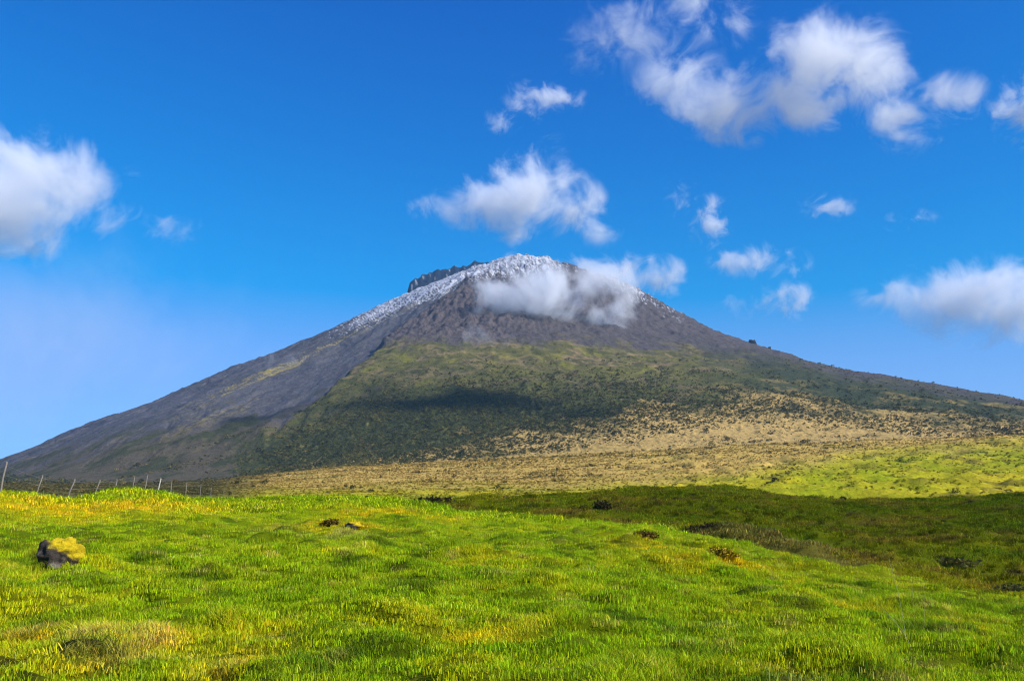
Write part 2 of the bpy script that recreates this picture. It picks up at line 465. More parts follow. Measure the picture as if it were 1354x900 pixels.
def pasture_colour(x, y, z, d, az):
    px, py = project(x, y, z)
    n1 = fbm(x / 70, y / 150, 5, 201); n2 = fbm(x / 22, y / 60, 4, 211); n3 = fbm(x / 9, y / 9, 3, 221)
    green = np.array((0.260, 0.340, 0.006)); yel = np.array((0.640, 0.500, 0.025)); tan = np.array((0.680, 0.430, 0.110)); olive = np.array((0.17, 0.15, 0.030)); dark = np.array((0.050, 0.060, 0.018))
    c = mix(np.broadcast_to(green, x.shape + (3,)), yel, np.clip(0.55 + 0.9 * n1 + 0.3 * n2, 0, 1))
    # boundary between green pasture and tan scrub climbs to the right
    tl = np.interp(px, [0, 300, 500, 700, 900, 1000, 1150, 1354], [652, 648, 646, 644, 636, 625, 597, 585])
    wt = sstep(12, -12, py - tl + n1 * 16 + n2 * 8)
    c = mix(c, tan, wt * (0.85 + 0.15 * n2))
    c = mix(c, np.array((0.33, 0.31, 0.05)), wt * sstep(0.1, 0.5, n1) * 0.6)
    c = mix(c, olive, sstep(0.12, 0.45, n2 * 0.8 + n1 * 0.45) * (0.75 - 0.35 * wt))
    c = mix(c, dark, sstep(0.25, 0.5, n3 * 0.8 + n2 * 0.5) * 0.45)
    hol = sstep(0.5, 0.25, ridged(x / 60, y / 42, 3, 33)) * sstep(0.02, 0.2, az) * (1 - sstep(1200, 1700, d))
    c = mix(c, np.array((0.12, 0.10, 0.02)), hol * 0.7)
    # the near rim of the plain towards the fence is olive
    lo = sstep(380, 270, px + n1 * 30) * sstep(280, 380, d)
    c = mix(c, mix(np.broadcast_to(np.array((0.075, 0.080, 0.028)), x.shape + (3,)), (0.15, 0.125, 0.04), np.clip(.5 + n2, 0, 1)), lo * 0.92)
    return c, wt

def poly_y(pts, px):
    p = np.array(pts, float); return np.interp(px, p[:, 0], p[:, 1])

def mountain_colour(x, y, z, px, py, s, phi, r, scarp):
    shp = x.shape
    n1 = fbm(x / 160, y / 160, 5, 301); n2 = fbm(x / 40, y / 40, 4, 311); n3 = fbm(x / 14, y / 14, 3, 321)
    st = fbm(phi * 90, r / 500.0, 4, 331); st2 = fbm(phi * 260, r / 350.0, 3, 341)
    w1 = n1 * 26 + n2 * 12
    SC = np.array((0.105, 0.105, 0.118)); RK = np.array((0.120, 0.095, 0.085)); UP = np.array((0.100, 0.085, 0.085))
    c = np.broadcast_to(UP, shp + (3,)).copy()
    c = mix(c, (0.15, 0.125, 0.11), np.clip(0.3 + st * 0.9, 0, 1) * 0.6)
    # yellow-green turf belt, then heath and forest, on the spur and to the right of it
    turf = sstep(-10, 8, py - poly_y([(0, 700), (450, 490), (500, 468), (560, 468), (640, 466), (700, 460), (800, 459), (900, 462), (960, 476), (1050, 500), (1200, 530), (1354, 560)], px) + w1)
    tcol = mix(np.broadcast_to(np.array((0.160, 0.145, 0.040)), shp + (3,)), (0.30, 0.215, 0.10), sstep(-0.1, 0.35, n1 + 0.7 * fbm(x / 200, y / 70, 4, 351)))
    tcol = mix(tcol, (0.070, 0.078, 0.025), sstep(-0.05, 0.3, n2 + n1 * 0.5) * 0.75)
    tcol = mix(tcol, (0.25, 0.23, 0.03), sstep(0.15, 0.4, fbm(x / 110, y / 110, 3, 355)) * 0.6)
    c = mix(c, tcol, turf)
    forest = sstep(-30, 40, py - poly_y([(0, 700), (300, 600), (400, 550), (450, 530), (520, 515), (640, 505), (800, 502), (900, 510), (1000, 525), (1354, 560)], px) + w1 * 1.2)
    fcol = mix(np.broadcast_to(np.array((0.055, 0.066, 0.022)), shp + (3,)), (0.17, 0.15, 0.045), sstep(0.05, 0.5, n2 * 0.7 + n3 * 0.5))
    fcol = mix(fcol, (0.024, 0.034, 0.018), sstep(0.0, 0.4, fbm(x / 70, y / 70, 3, 361)) * 0.6)
    c = mix(c, fcol, forest)
    # far right flank: dark blue-green heath
    rf = sstep(860, 1060, px) * sstep(-8, 14, py - poly_y([(880, 436), (990, 464), (1100, 490), (1200, 507), (1354, 532)], px) + 0.6 * w1)
    rcol = mix(np.broadcast_to(np.array((0.052, 0.066, 0.030)), shp + (3,)), (0.120, 0.110, 0.042), sstep(0.0, 0.5, n1 + 0.4 * n2))
    c = mix(c, rcol, rf * 0.95)
    # tan scrub on the apron
    tl = poly_y([(0, 660), (250, 640), (330, 634), (450, 628), (560, 600), (640, 594), (760, 566), (860, 543), (960, 531), (1060, 534), (1150, 547), (1250, 557), (1354, 562)], px)
    tw = sstep(-22, 26, py - tl + n1 * 40 + n2 * 34 + n3 * 14)
    c = mix(c, mix(np.broadcast_to(np.array((0.62, 0.41, 0.125)), shp + (3,)), (0.10, 0.095, 0.032), sstep(0.15, 0.42, n2 * 0.7 + n3 * 0.6) * 0.75), tw * sstep(300, 420, px))
    # scree side, left of the spur
    wob = 5 * n2 + (n1 * 90 + n2 * 40 + 10) * sstep(510, 590, py)
    left = sstep(6 + 1, -6, s + wob) * sstep(350, 380, py)
    lc = np.broadcast_to(SC, shp + (3,)).copy()
    lc = mix(lc, (0.170, 0.160, 0.165), sstep(-0.1, 0.45, st + 0.3 * n1) * 0.75)
    lc = mix(lc, (0.055, 0.055, 0.062), sstep(0.0, 0.4, st2) * 0.6)
    lc = mix(lc, (0.27, 0.22, 0.15), sstep(0.2, 0.5, fbm(phi * 55 + n1, r / 300.0, 4, 345)) * 0.6 * sstep(440, 520, py))
    dsil = py - poly_y(SIL, px)
    band = np.exp(-((dsil - poly_y([(150, 45), (300, 26), (400, 22), (535, 14)], px) + 4 * n2) / poly_y([(150, 9), (300, 7), (500, 4)], px)) ** 2)
    lc = mix(lc, (0.42, 0.33, 0.10), band * sstep(-0.05, 0.25, st2 + n2 * 0.5) * 0.85 * sstep(200, 290, px))
    b2 = np.exp(-((py - poly_y([(180, 600), (260, 560), (330, 530), (420, 492)], px) + 5 * n2) / 7.0) ** 2) * sstep(175, 215, px) * sstep(360, 320, px)
    lc = mix(lc, (0.38, 0.30, 0.12), b2 * sstep(-0.15, 0.2, n2 + st2 * 0.6) * 0.8)
    low = sstep(-18, 26, py - poly_y([(0, 612), (100, 588), (200, 568), (300, 550), (370, 540), (420, 525)], px) + w1 * 1.3)
    lowc = mix(np.broadcast_to(np.array((0.135, 0.110, 0.062)), shp + (3,)), (0.072, 0.076, 0.030), sstep(-0.1, 0.3, n1 + n2 * 0.5 + 0.3 * st))
    lowc = mix(lowc, (0.038, 0.05, 0.022), sstep(0, 14, py - poly_y([(0, 626), (120, 634), (200, 640), (330, 640)], px) + w1) * 0.8)
    lc = mix(lc, lowc, low)
    edge = sstep(14, 2, -s) * sstep(455, 475, py) * sstep(600, 540, py)
    lc = mix(lc, (0.20, 0.18, 0.16), edge * 0.55)
    c = mix(c, lc, left)
    # brown scarp
    c = mix(c, mix(np.broadcast_to(np.array((0.135, 0.110, 0.105)), shp + (3,)), (0.040, 0.036, 0.040), sstep(0.0, 0.4, n3 * 0.8 + st2 * 0.6)), scarp * 0.9)
    # dark strip of bare rock along the ridge, rime and snow near the top
    rid = sstep(26, 4, dsil) * sstep(340, 430, px) * sstep(660, 600, px)
    c = mix(c, (0.085, 0.070, 0.062), rid * sstep(0.1, -0.3, st2) * 0.7)
    snow = sstep(34, 2, dsil) * sstep(380, 520, px) * sstep(700, 640, px) * 0.9
    front = 0.92 * sstep(408, 340, py) * (1 - 0.45 * sstep(715, 760, px))
    snow = np.maximum(snow, front * 0.95)
    snow = np.maximum(snow, sstep(36, 2, dsil) * sstep(740, 800, px) * sstep(985, 800, px) * 0.66)
    n4 = fbm(x / 9, y / 9, 3, 371)
    sn = sstep(0.40, 0.66, snow * 0.74 + n3 * 0.34 + n4 * 0.26 + st2 * 0.75 + n2 * 0.25 - 0.02)
    c = mix(c, (0.68, 0.70, 0.75), sn * 0.88 * sstep(0.12, 0.42, snow))
    return c, forest * (1 - left) * (1 - tw), tw

az_dense = np.radians(np.linspace(-35.5, 35.5, 640))
az_all = np.concatenate([np.radians(np.arange(-180, -36, 3.0)), az_dense, np.radians(np.arange(37.5, 181, 3.0))])
az_all[-1] = math.pi
az_mtn = np.concatenate([np.radians(np.arange(-60, -35.6, 0.5)), np.radians(np.linspace(-35.5, 35.5, 900)), np.radians(np.arange(36, 60.1, 0.5))])

M_MEADOW = attr_material('meadow_turf', 0.95, ((9.0, 0.22), (60.0, 0.25)), (38.0, 0.035), spec=0.05)
M_PASTURE = attr_material('pasture_turf', 0.95, ((0.05, 0.18), (0.35, 0.35)), (0.45, 1.2), spec=0.05)
M_MTN = attr_material('volcano_slope', 0.95, ((0.018, 0.18), (0.09, 0.28)), (0.05, 9.0), spec=0.05)

# meadow: near hill, dip and second rise
rows = np.concatenate([[0.02, 1.5, 3.0], np.geomspace(4.0, 62.0, 470), np.geomspace(62.6, 320.0, 170)])
X = np.sin(az_all)[None, :] * rows[:, None]; Y = np.cos(az_all)[None, :] * rows[:, None]
Z = terrain(X, Y)
C, _, _ = meadow_colour(X, Y, np.hypot(X, Y), np.arctan2(X, Y))
# hand over to the pasture's colour beyond the second rise
Cp, _ = pasture_colour(X, Y, Z, np.hypot(X, Y), np.arctan2(X, Y))
_dd, _aa = np.hypot(X, Y), np.arctan2(X, Y)
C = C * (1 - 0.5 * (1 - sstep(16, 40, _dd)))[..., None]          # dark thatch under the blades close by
hand = sstep(2, 12, _dd - back_dist(_aa) - 4) * sstep(90, 130, _dd)
C = C * (1 - hand[..., None]) + Cp * hand[..., None]
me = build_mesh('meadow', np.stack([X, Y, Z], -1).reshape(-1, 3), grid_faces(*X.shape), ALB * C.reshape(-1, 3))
me.materials.append(M_MEADOW)
tag(link(bpy.data.objects.new('meadow', me)), 'bright green hummocky meadow with yellow moss, dipping into a shaded hollow', 'meadow', kind='structure')

# pasture: the sunlit plain behind it
rows = np.geomspace(320.0, 1800.0, 260)
X = np.sin(az_all)[None, :] * rows[:, None]; Y = np.cos(az_all)[None, :] * rows[:, None]
Z = terrain(X, Y)
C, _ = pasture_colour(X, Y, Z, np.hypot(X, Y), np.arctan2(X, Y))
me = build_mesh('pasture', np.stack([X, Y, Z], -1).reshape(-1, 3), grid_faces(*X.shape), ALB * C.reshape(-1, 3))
me.materials.append(M_PASTURE)
tag(link(bpy.data.objects.new('pasture', me)), 'sunlit yellow and tan pasture plain at the foot of the volcano', 'pasture', kind='structure')

# mountain
def mountain_surface(X, Y):
    x, y = X.ravel(), Y.ravel()
    base = land_base(x, y) + hummocks(x, y, np.hypot(x, y), np.arctan2(x, y)); cn = cone(x, y)
    z = smax(cn, base, 70.0)
    w = sstep(0, 120, cn - base) 
    fade = sstep(1800, 2100, np.hypot(x, y))
    z = base * (1 - fade) + z * fade
    add, px, py, s, phi, r, scarp = relief(x, y, z)
    z = z + add * w * fade
    # far rim of the summit crater, seen behind the near rim
    rimc = at_pix(596, 362, APEX_D + 150)
    px2, _ = project(x, y, z + EYE)
    dd = np.hypot(x, y)
    rim_e = pix_ae(px2, poly_y([(500, 430), (536, 388), (540, 376), (549, 367), (562, 361), (590, 355), (620, 349), (655, 344), (672, 352), (700, 380)], px2))[1]
    wr = np.exp(-((dd - (APEX_D + 160)) / 55.0) ** 2) * sstep(527, 543, px2) * sstep(690, 650, px2)
    z = np.maximum(z, z * (1 - wr) + wr * (rim_e * dd + 30 * fbm(x / 40, y / 90, 3, 77)))
    C, forest, tw = mountain_colour(x, y, z, px, py, s, phi, r, scarp)
    cw = (np.clip(wr * 1.8, 0, 1) * (dd > APEX_D + 70))[:, None]
    rimcol = mix(np.broadcast_to(np.array((0.022, 0.045, 0.085)), (len(x), 3)), (0.6, 0.62, 0.66), 0.7 * sstep(0.30, 0.5, fbm(x / 26, z / 12, 3, 79)))  # hazy blue shade of the crater wall put into its colour, with snow flecks
    C = C * (1 - cw) + rimcol * cw
    z = z + forest * fade * (np.maximum(0, fbm(x / 17, y / 17, 2, 381)) * 11) + tw * fade * np.maximum(0, fbm(x / 15, y / 15, 2, 391) - 0.1) * 8
    hand = 1 - sstep(1800, 2300, dd)
    Cp, _ = pasture_colour(x, y, z + EYE, dd, np.arctan2(x, y))
    C = C * (1 - hand[:, None]) + Cp * hand[:, None]
    return (z + EYE).reshape(X.shape), C
rows = np.concatenate([np.geomspace(1800, 5000, 400), np.linspace(5008, 5700, 80), np.linspace(5740, 8700, 50)])
X = np.sin(az_mtn)[None, :] * rows[:, None]; Y = np.cos(az_mtn)[None, :] * rows[:, None]
Z, C = mountain_surface(X, Y)
me = build_mesh('mountain', np.stack([X, Y, Z], -1).reshape(-1, 3), grid_faces(*X.shape), ALB * C.reshape(-1, 3))
me.materials.append(M_MTN)
tag(link(bpy.data.objects.new('mountain', me)), 'snow dusted volcano cone with scree, heath and forest slopes', 'mountain', kind='structure')
def surf_dist(px, py):
    a, e = (float(v) for v in pix_ae(px, py)); d = np.linspace(2000, 6500, 900)
    z, _ = mountain_surface(np.sin(a) * d[:, None], np.cos(a) * d[:, None])
    hit = np.nonzero((z[:, 0] - EYE) / d >= e)[0]
    return float(d[hit[0]]) if len(hit) else APEX_D
print('terrain done', AH, surf_dist(720, 385), surf_dist(740, 425), surf_dist(388, 478), surf_dist(630, 450), surf_dist(560, 530))
# ------------------------------------------------------------------ grass on the near hill (uncountable: one object)
M_GRASS = attr_material('grass_blade', 0.55, ((6.0, 0.12),), None, translucent=0.35, spec=0.08, attr='tint', inst=True, tint_var='col')

def blade_patch(name, n, radius, hmin, hmax, width, lean, straw=0.0, seed=0):
    """a tuft of n tapered, bent blades"""
    r = np.random.default_rng(seed)
    V, F, C = [], [], []
    for i in range(n):
        a = r.uniform(0, 2 * math.pi); q = radius * math.sqrt(r.uniform(0, 1))
        bx, by = q * math.cos(a), q * math.sin(a)
        h = r.uniform(hmin, hmax); w = width * r.uniform(0.7, 1.3)
        t = r.uniform(0, 2 * math.pi); ln = h * lean * r.uniform(0.3, 1.5)
        lx, ly = math.cos(t) * ln + 0.22 * h, math.sin(t) * ln
        f = r.uniform(0, math.pi); wx, wy = math.cos(f) * w, math.sin(f) * w
        b = len(V)
        V += [(bx - wx, by - wy, -0.03), (bx + wx, by + wy, -0.03), (bx + lx * .35 + wx * .8, by + ly * .35 + wy * .8, h * .6), (bx + lx * .35 - wx * .8, by + ly * .35 - wy * .8, h * .6), (bx + lx, by + ly, h)]
        F += [(b, b + 1, b + 2), (b, b + 2, b + 3), (b + 3, b + 2, b + 4)]
        k = r.uniform(0.40, 1.55)
        c = np.array((k * r.uniform(.85, 1.15), k, k * r.uniform(.7, 1.6)))
        if r.uniform() < straw: c = np.array((1.75, 1.25, 5.0)) * r.uniform(.7, 1.1)
        C += [c] * 5
    me = build_mesh(name, V, F, np.array(C))
    me.materials.append(M_GRASS)
    return bpy.data.objects.new(name, me)

src = bpy.data.collections.new('grass_sources')
for o in [blade_patch('a_lawn_tuft', 54, .14, .010, .034, .0027, .9, .05, 1), blade_patch('b_lawn_tuft', 54, .15, .008, .030, .0028, 1.1, .06, 2),
          blade_patch('c_long_tuft', 40, .11, .035, .095, .0028, .9, .16, 3), blade_patch('d_moss_tuft', 60, .13, .010, .035, .0036, .6, .02, 4),
          blade_patch('e_straw_tuft', 34, .13, .03, .10, .0030, 1.4, 0, 5), blade_patch('f_far_tuft', 44, .30, .025, .07, .0080, .9, .05, 6)]:
    src.objects.link(o)

def scatter(n, d0, d1, amax, power):
    u = rng.uniform(0, 1, n); a = rng.uniform(-amax, amax, n)
    d = (d0 ** power + u * (d1 ** power - d0 ** power)) ** (1 / power)
    return np.sin(a) * d, np.cos(a) * d
P = [scatter(38000, 4.5, 20, 0.66, 2.0), scatter(40000, 20, 46, 0.63, 1.7), scatter(22000, 40, 92, 0.62, 1.5), scatter(42000, 45, 245, 0.60, 1.5)]
gx = np.concatenate([p[0] for p in P]); gy = np.concatenate([p[1] for p in P])
gd, ga = np.hypot(gx, gy), np.arctan2(gx, gy)
hollow = np.arange(len(gx)) >= len(gx) - 42000
keep = np.where(hollow, (ga > -0.17) & (gd > hill_dist(ga) + 8) & (gd < back_dist(ga) + 25), (gd < hill_dist(ga) + 12) | ((ga < -0.18) & (gd < 92)))
gx, gy, gd, ga, hollow = gx[keep], gy[keep], gd[keep], ga[keep], hollow[keep]
gz = terrain(gx, gy)
gc, gm, gdead = meadow_colour(gx, gy, gd, ga)
N = len(gx)
u = rng.uniform(0, 1, N)
tall = fbm(gx / 1.7, gy / 1.7, 3, 401)
LONG = spots_px([(420, 712, 2.0, 1), (360, 715, 1.5, .8), (520, 720, 1.5, .8), (640, 690, 2.5, .7), (1180, 815, .8, 1.2), (1130, 800, .7, 1), (1220, 830, .6, 1), (90, 830, .35, .8), (250, 830, .5, .4), (60, 745, .8, .8), (950, 850, .6, .5), (800, 740, 1.2, .6)])
tall = tall + 0.6 * spot_field(gx, gy, LONG)
var = np.where(u < .5, 0, 1)
var = np.where(tall + 0.25 * (u - .5) > 0.30, 2, var)
var = np.where((gm > 0.55) & (u < .75), 3, var)
var = np.where((gdead > 0.45) & (u < .8), 4, var)
var = np.where((gd > 34) & (u < .7), 5, var)
var = np.where(hollow, 5, var)
sc = rng.uniform(0.75, 1.25, N) * (1 + 0.5 * sstep(15, 45, gd)) * np.where(hollow, 1.0 + gd / 110, 1.0)
clump = fbm(gx / .55, gy / .55, 3, 411)
sc = sc * np.where(gd < 30, np.clip(0.95 + 0.6 * clump, .55, 1.35), 1)
soil = spot_field(gx, gy, SOIL)
var = np.where(soil > .5, 4, var)
ok = (soil < 0.75) | (rng.uniform(0, 1, N) < 0.45)
ok &= (clump > -.36) | (gd > 26) | (rng.uniform(0, 1, N) < .25)
gx, gy, gz, gc, var, sc, N = gx[ok], gy[ok], gz[ok], gc[ok], var[ok], sc[ok], int(ok.sum())
jit = rng.uniform(0.72, 1.32, (N, 1)) * np.stack([rng.uniform(.85, 1.2, N), np.ones(N), np.ones(N)], -1)
gm_ = bpy.data.meshes.new('grass')
gm_.vertices.add(N); gm_.vertices.foreach_set('co', np.stack([gx, gy, gz], -1).astype(np.float32).ravel())
def add_attr(me, name, typ, key, arr):
    at = me.attributes.new(name, typ, 'POINT'); at.data.foreach_set(key, arr.ravel())
add_attr(gm_, 'tint', 'FLOAT_COLOR', 'color', np.concatenate([gc * jit * 1.75 * ALB, np.ones((N, 1))], 1).astype(np.float32))
add_attr(gm_, 'variant', 'INT', 'value', var.astype(np.int32))
add_attr(gm_, 'size', 'FLOAT', 'value', sc.astype(np.float32))
rot = np.zeros((N, 3), np.float32); rot[:, 2] = rng.normal(0.2, 1.0, N); rot[:, 0] = rng.normal(0, .12, N); rot[:, 1] = rng.normal(0, .12, N)
add_attr(gm_, 'turn', 'FLOAT_VECTOR', 'vector', rot)
grass = tag(link(bpy.data.objects.new('grass', gm_)), 'short bright green grass covering the near hill', 'grass', kind='stuff')

def instancer(ob, coll):
    ng = bpy.data.node_groups.new(ob.name + '_scatter', 'GeometryNodeTree')
    ng.interface.new_socket('Geometry', in_out='INPUT', socket_type='NodeSocketGeometry')
    ng.interface.new_socket('Geometry', in_out='OUTPUT', socket_type='NodeSocketGeometry')
    nd, lk = ng.nodes, ng.links
    gi, go = nd.new('NodeGroupInput'), nd.new('NodeGroupOutput')
    ci = nd.new('GeometryNodeCollectionInfo'); ci.inputs['Collection'].default_value = coll
    ci.inputs['Separate Children'].default_value = True; ci.inputs['Reset Children'].default_value = True
    ip = nd.new('GeometryNodeInstanceOnPoints'); ip.inputs['Pick Instance'].default_value = True
    def named(name, typ):
        a = nd.new('GeometryNodeInputNamedAttribute'); a.data_type = typ; a.inputs['Name'].default_value = name
        return a.outputs['Attribute']
    lk.new(gi.outputs[0], ip.inputs['Points']); lk.new(ci.outputs[0], ip.inputs['Instance'])
    lk.new(named('variant', 'INT'), ip.inputs['Instance Index'])
    er = nd.new('FunctionNodeEulerToRotation'); lk.new(named('turn', 'FLOAT_VECTOR'), er.inputs[0]); lk.new(er.outputs[0], ip.inputs['Rotation'])
    lk.new(named('size', 'FLOAT'), ip.inputs['Scale'])
    lk.new(ip.outputs[0], go.inputs[0])
    md = ob.modifiers.new('scatter', 'NODES'); md.node_group = ng
instancer(grass, src)
print('grass', N)
# ------------------------------------------------------------------ single things
def plain_attr(name, rough, scales, bump, **kw):
    return attr_material(name, rough, scales, bump, **kw)
M_ROCK = plain_attr('lichen_rock', 0.9, ((14.0, 0.35), (70.0, 0.25)), (22.0, 0.05), spec=0.2)
M_LEAF = plain_attr('shrub_leaf', 0.7, ((2.0, 0.25),), None, translucent=0.2)
M_BARK = plain_attr('bark', 0.9, ((8.0, 0.3),), (20.0, 0.02))
M_WOOD = plain_attr('weathered_post_wood', 0.85, ((6.0, 0.25), (40.0, 0.3)), (30.0, 0.01))
M_WIRE = plain_attr('galvanised_wire', 0.5, ((3.0, 0.2),), None, spec=0.5)
M_STALK = plain_attr('dry_stalk', 0.7, ((20.0, 0.2),), None, translucent=0.2)

def empty(name, loc):
    o = bpy.data.objects.new(name, None); o.location = loc; o.empty_display_size = 0.2
    return link(o)

def place(px, d):
    a = float(pix_ae(px, 650)[0])
    x, y = d * math.sin(a), d * math.cos(a)
    return Vector((x, y, float(terrain(np.array([x]), np.array([y]))[0])))

def lump(name, mat, size, sub, seed, colour, rough=0.25, flat=0.0, boxy=0.0):
    """an uneven stone or hummock; colour(normal array, position array) -> colours; base at z = 0"""
    bm = bmesh.new(); bmesh.ops.create_icosphere(bm, subdivisions=sub, radius=1.0)
    me = bpy.data.meshes.new(name); bm.to_mesh(me); bm.free()
    n = len(me.vertices); co = np.zeros(n * 3, np.float32); me.vertices.foreach_get('co', co); co = co.reshape(-1, 3).astype(float)
    if boxy:
        m = np.abs(co).max(1, keepdims=True); co = co * (1 - boxy) + co / m * boxy * 0.85
    k = 1 + rough * (fbm(co[:, 0] * 1.1 + seed, co[:, 1] * 1.1 + co[:, 2] * 0.9, 3, seed) + 0.6 * gnoise(co[:, 2] * 2.3 + seed, co[:, 0] * 2.3 - co[:, 1], seed + 7) + 0.25 * gnoise(co[:, 0] * 6, co[:, 2] * 6 + co[:, 1] * 5, seed + 9))
    co = co * k[:, None] * np.array(size)
    co[:, 2] = np.maximum(co[:, 2], -0.35 * size[2])
    me.vertices.foreach_set('co', co.astype(np.float32).ravel()); me.update()
    me.polygons.foreach_set('use_smooth', np.ones(len(me.polygons), bool))
    no = np.zeros(n * 3, np.float32); me.vertices.foreach_get('normal', no)
    set_col(me, colour(no.reshape(-1, 3), co))
    me.materials.append(mat)
    return bpy.data.objects.new(name, me)

# boulder with yellow lichen
def boulder_colour(no, co):
    n = fbm(co[:, 0] * 3.2, co[:, 1] * 3.2 + co[:, 2] * 3.6, 4, 3)
    c = mix(np.broadcast_to(np.array((0.055, 0.043, 0.034)), co.shape), (0.21, 0.18, 0.15), sstep(-0.1, 0.25, n + 0.15 * no[:, 0] - .05))
    dr = co / np.linalg.norm(co, axis=1)[:, None]
    moss = sstep(0.08, 0.34, dr[:, 2] * 0.62 + 0.40 * dr[:, 0] + 0.15 * no[:, 2] + 0.42 * n - 0.01)
    return mix(c, (0.60, 0.43, 0.010), moss)
bx, by, bz = ground_hit(76, 744)
kd = math.hypot(bx, by) / FPX
b = lump('boulder', M_ROCK, (24 * kd, 20 * kd, 24 * kd), 5, 4, boulder_colour, 0.40, boxy=0.35)
b.location = (bx, by + 0.1, bz + 4 * kd); b.rotation_euler = (0.05, 0.10, 0.4)
tag(link(b), 'dark boulder capped with yellow lichen lying in short grass', 'boulder')

# shrubs and the little tree
def leaf_crown(name, lobes, n, leaf, cols, seed, ragged=0.35):
    """lobes: (centre, radii); leaf-sized faces spread through the lobes"""
    r = np.random.default_rng(seed)
    vol = np.array([q[1][0] * q[1][1] * q[1][2] for q in lobes]) ** .7; pick = r.choice(len(lobes), n, p=vol / vol.sum())
    C0 = np.array([q[0] for q in lobes])[pick]; R0 = np.array([q[1] for q in lobes])[pick]
    v = r.normal(size=(n, 3)); v /= np.linalg.norm(v, axis=1)[:, None]
    rad = r.uniform(0.35, 1, n) ** .5 * (1 + ragged * r.normal(size=n) * .5)
    P0 = C0 + v * R0 * rad[:, None]
    P0[:, 2] = np.maximum(P0[:, 2], 0.02)
    a = r.normal(size=(n, 3)); a /= np.linalg.norm(a, axis=1)[:, None]
    b = np.cross(a, r.normal(size=(n, 3))); b /= np.linalg.norm(b, axis=1)[:, None]
    s = leaf * r.uniform(.6, 1.4, (n, 1))
    V = np.stack([P0 - a * s, P0 + b * s * .55, P0 + a * s, P0 - b * s * .55], 1).reshape(-1, 3)
    F = np.arange(4 * n).reshape(n, 4)
    cc = np.array(cols[0]) + (np.array(cols[1]) - np.array(cols[0])) * r.uniform(0, 1, (n, 1)) ** 1.5
    me = build_mesh(name, V, F, np.repeat(cc, 4, 0), smooth=False)
    me.materials.append(M_LEAF)
    return bpy.data.objects.new(name, me)

def branch_mesh(name, segs, mat, colour, sides=6):
    """segs: list of polylines [(point, radius), ...]"""
    V, F = [], []
    for pl in segs:
        for i, (p, rr) in enumerate(pl):
            p = Vector(p)
            t = (Vector(pl[min(i + 1, len(pl) - 1)][0]) - Vector(pl[max(i - 1, 0)][0])).normalized()
            u_ = t.orthogonal().normalized(); w_ = t.cross(u_)
            base = len(V)
            for k in range(sides):
                an = 2 * math.pi * k / sides
                V.append(tuple(p + (u_ * math.cos(an) + w_ * math.sin(an)) * rr))
            if i:
                for k in range(sides):
                    F.append((base - sides + k, base - sides + (k + 1) % sides, base + (k + 1) % sides, base + k))
        b0 = len(V) - sides
        F.append((b0, b0 + 1, b0 + 2, b0 + 3)); F.append((b0, b0 + 3, b0 + 4, b0 + 5)) if sides == 6 else None
    V = np.array(V); me = build_mesh(name, V, np.array(F), np.broadcast_to(np.array(colour), V.shape))
    me.materials.append(mat)
    return bpy.data.objects.new(name, me)

def shrub(name, cat, label, px, d, w, h, cols, seed, n=420, group=None, lobes=None):
    p = place(px, d)
    root = tag(empty(name, p), label, cat, group)
    r = random.Random(seed)
    if lobes is None:
        lobes = [((r.uniform(-.3, .3) * w, r.uniform(-.25, .25) * w, h * r.uniform(.35, .6)), (w * r.uniform(.22, .34), w * r.uniform(.22, .34), h * r.uniform(.3, .42))) for _ in range(6)]
    link(leaf_crown('crown', lobes, n, 0.075 * max(w, h) ** .8, cols, seed), root)
    seg = []
    for c, rr in lobes:
        seg.append([((c[0] * .15, c[1] * .15, -.2), .03 * h), ((c[0] * .5, c[1] * .5, c[2] * .5), .02 * h), (c, .008 * h)])
    link(branch_mesh('trunk' if cat == 'tree' else 'stem', seg, M_BARK, (.06, .045, .03)), root)
    return root
DK = ((.018, .028, .010), (.06, .085, .022)); BR = ((.035, .028, .010), (.21, .14, .030)); OL = ((.10, .09, .02), (.28, .23, .04))
shrub('shrub', 'shrub', 'dark low shrub half hidden behind the yellow moss mound by the fence', 157, 150, 3.2, 1.3, DK, 1)
shrub('shrub', 'shrub', 'smaller of two round dark shrubs behind the fence posts', 221, 210, 3.6, 2.6, DK, 2)
shrub('shrub', 'shrub', 'larger of two round dark shrubs behind the fence posts', 264, 230, 4.8, 3.4, DK, 3)
shrub('shrub', 'shrub', 'wide flat brown shrub just behind the hill brow past the fence end', 331, 170, 4.6, 1.5, BR, 4)
shrub('shrub', 'shrub', 'dark green round shrub on the yellow plain with a small companion', 384, 330, 5.0, 3.0, DK, 5)
shrub('shrub', 'shrub', 'small companion shrub beside the dark round one on the plain', 399, 335, 2.6, 2.0, DK, 6)
shrub('tree', 'tree', 'small lone tree with two stacked dark crowns at the plain edge', 487, 260, 3.0, 4.2, DK, 7,
      lobes=[((0.2, 0, 1.1), (.95, .9, .8)), ((-.3, 0, 1.5), (.5, .6, .5)), ((.35, .1, 2.5), (.3, .3, .3)), ((-.15, 0, 3.4), (.8, .7, .45)), ((.45, 0, 3.3), (.45, .4, .3))])
shrub('shrub', 'shrub', 'russet shrub on the shaded bank where the hollow begins', 572, 125, 5.5, 1.3, BR, 8)
shrub('shrub', 'shrub', 'brown clump of shrub next to the small lone tree', 515, 240, 4.5, 1.6, BR, 9)
shrub('shrub', 'shrub', 'big dark spiky shrub in the middle of the shaded hollow slope', 790, 105, 2.7, 1.9, BR, 10, n=700)
shrub('shrub', 'shrub', 'low dark outlier beside the big spiky shrub in the hollow', 774, 102, 1.6, .8, BR, 11)
shrub('shrub', 'shrub', 'tiny dark bush standing on the rim of the shaded rise', 1117, 212, 2.2, 1.5, DK, 12)
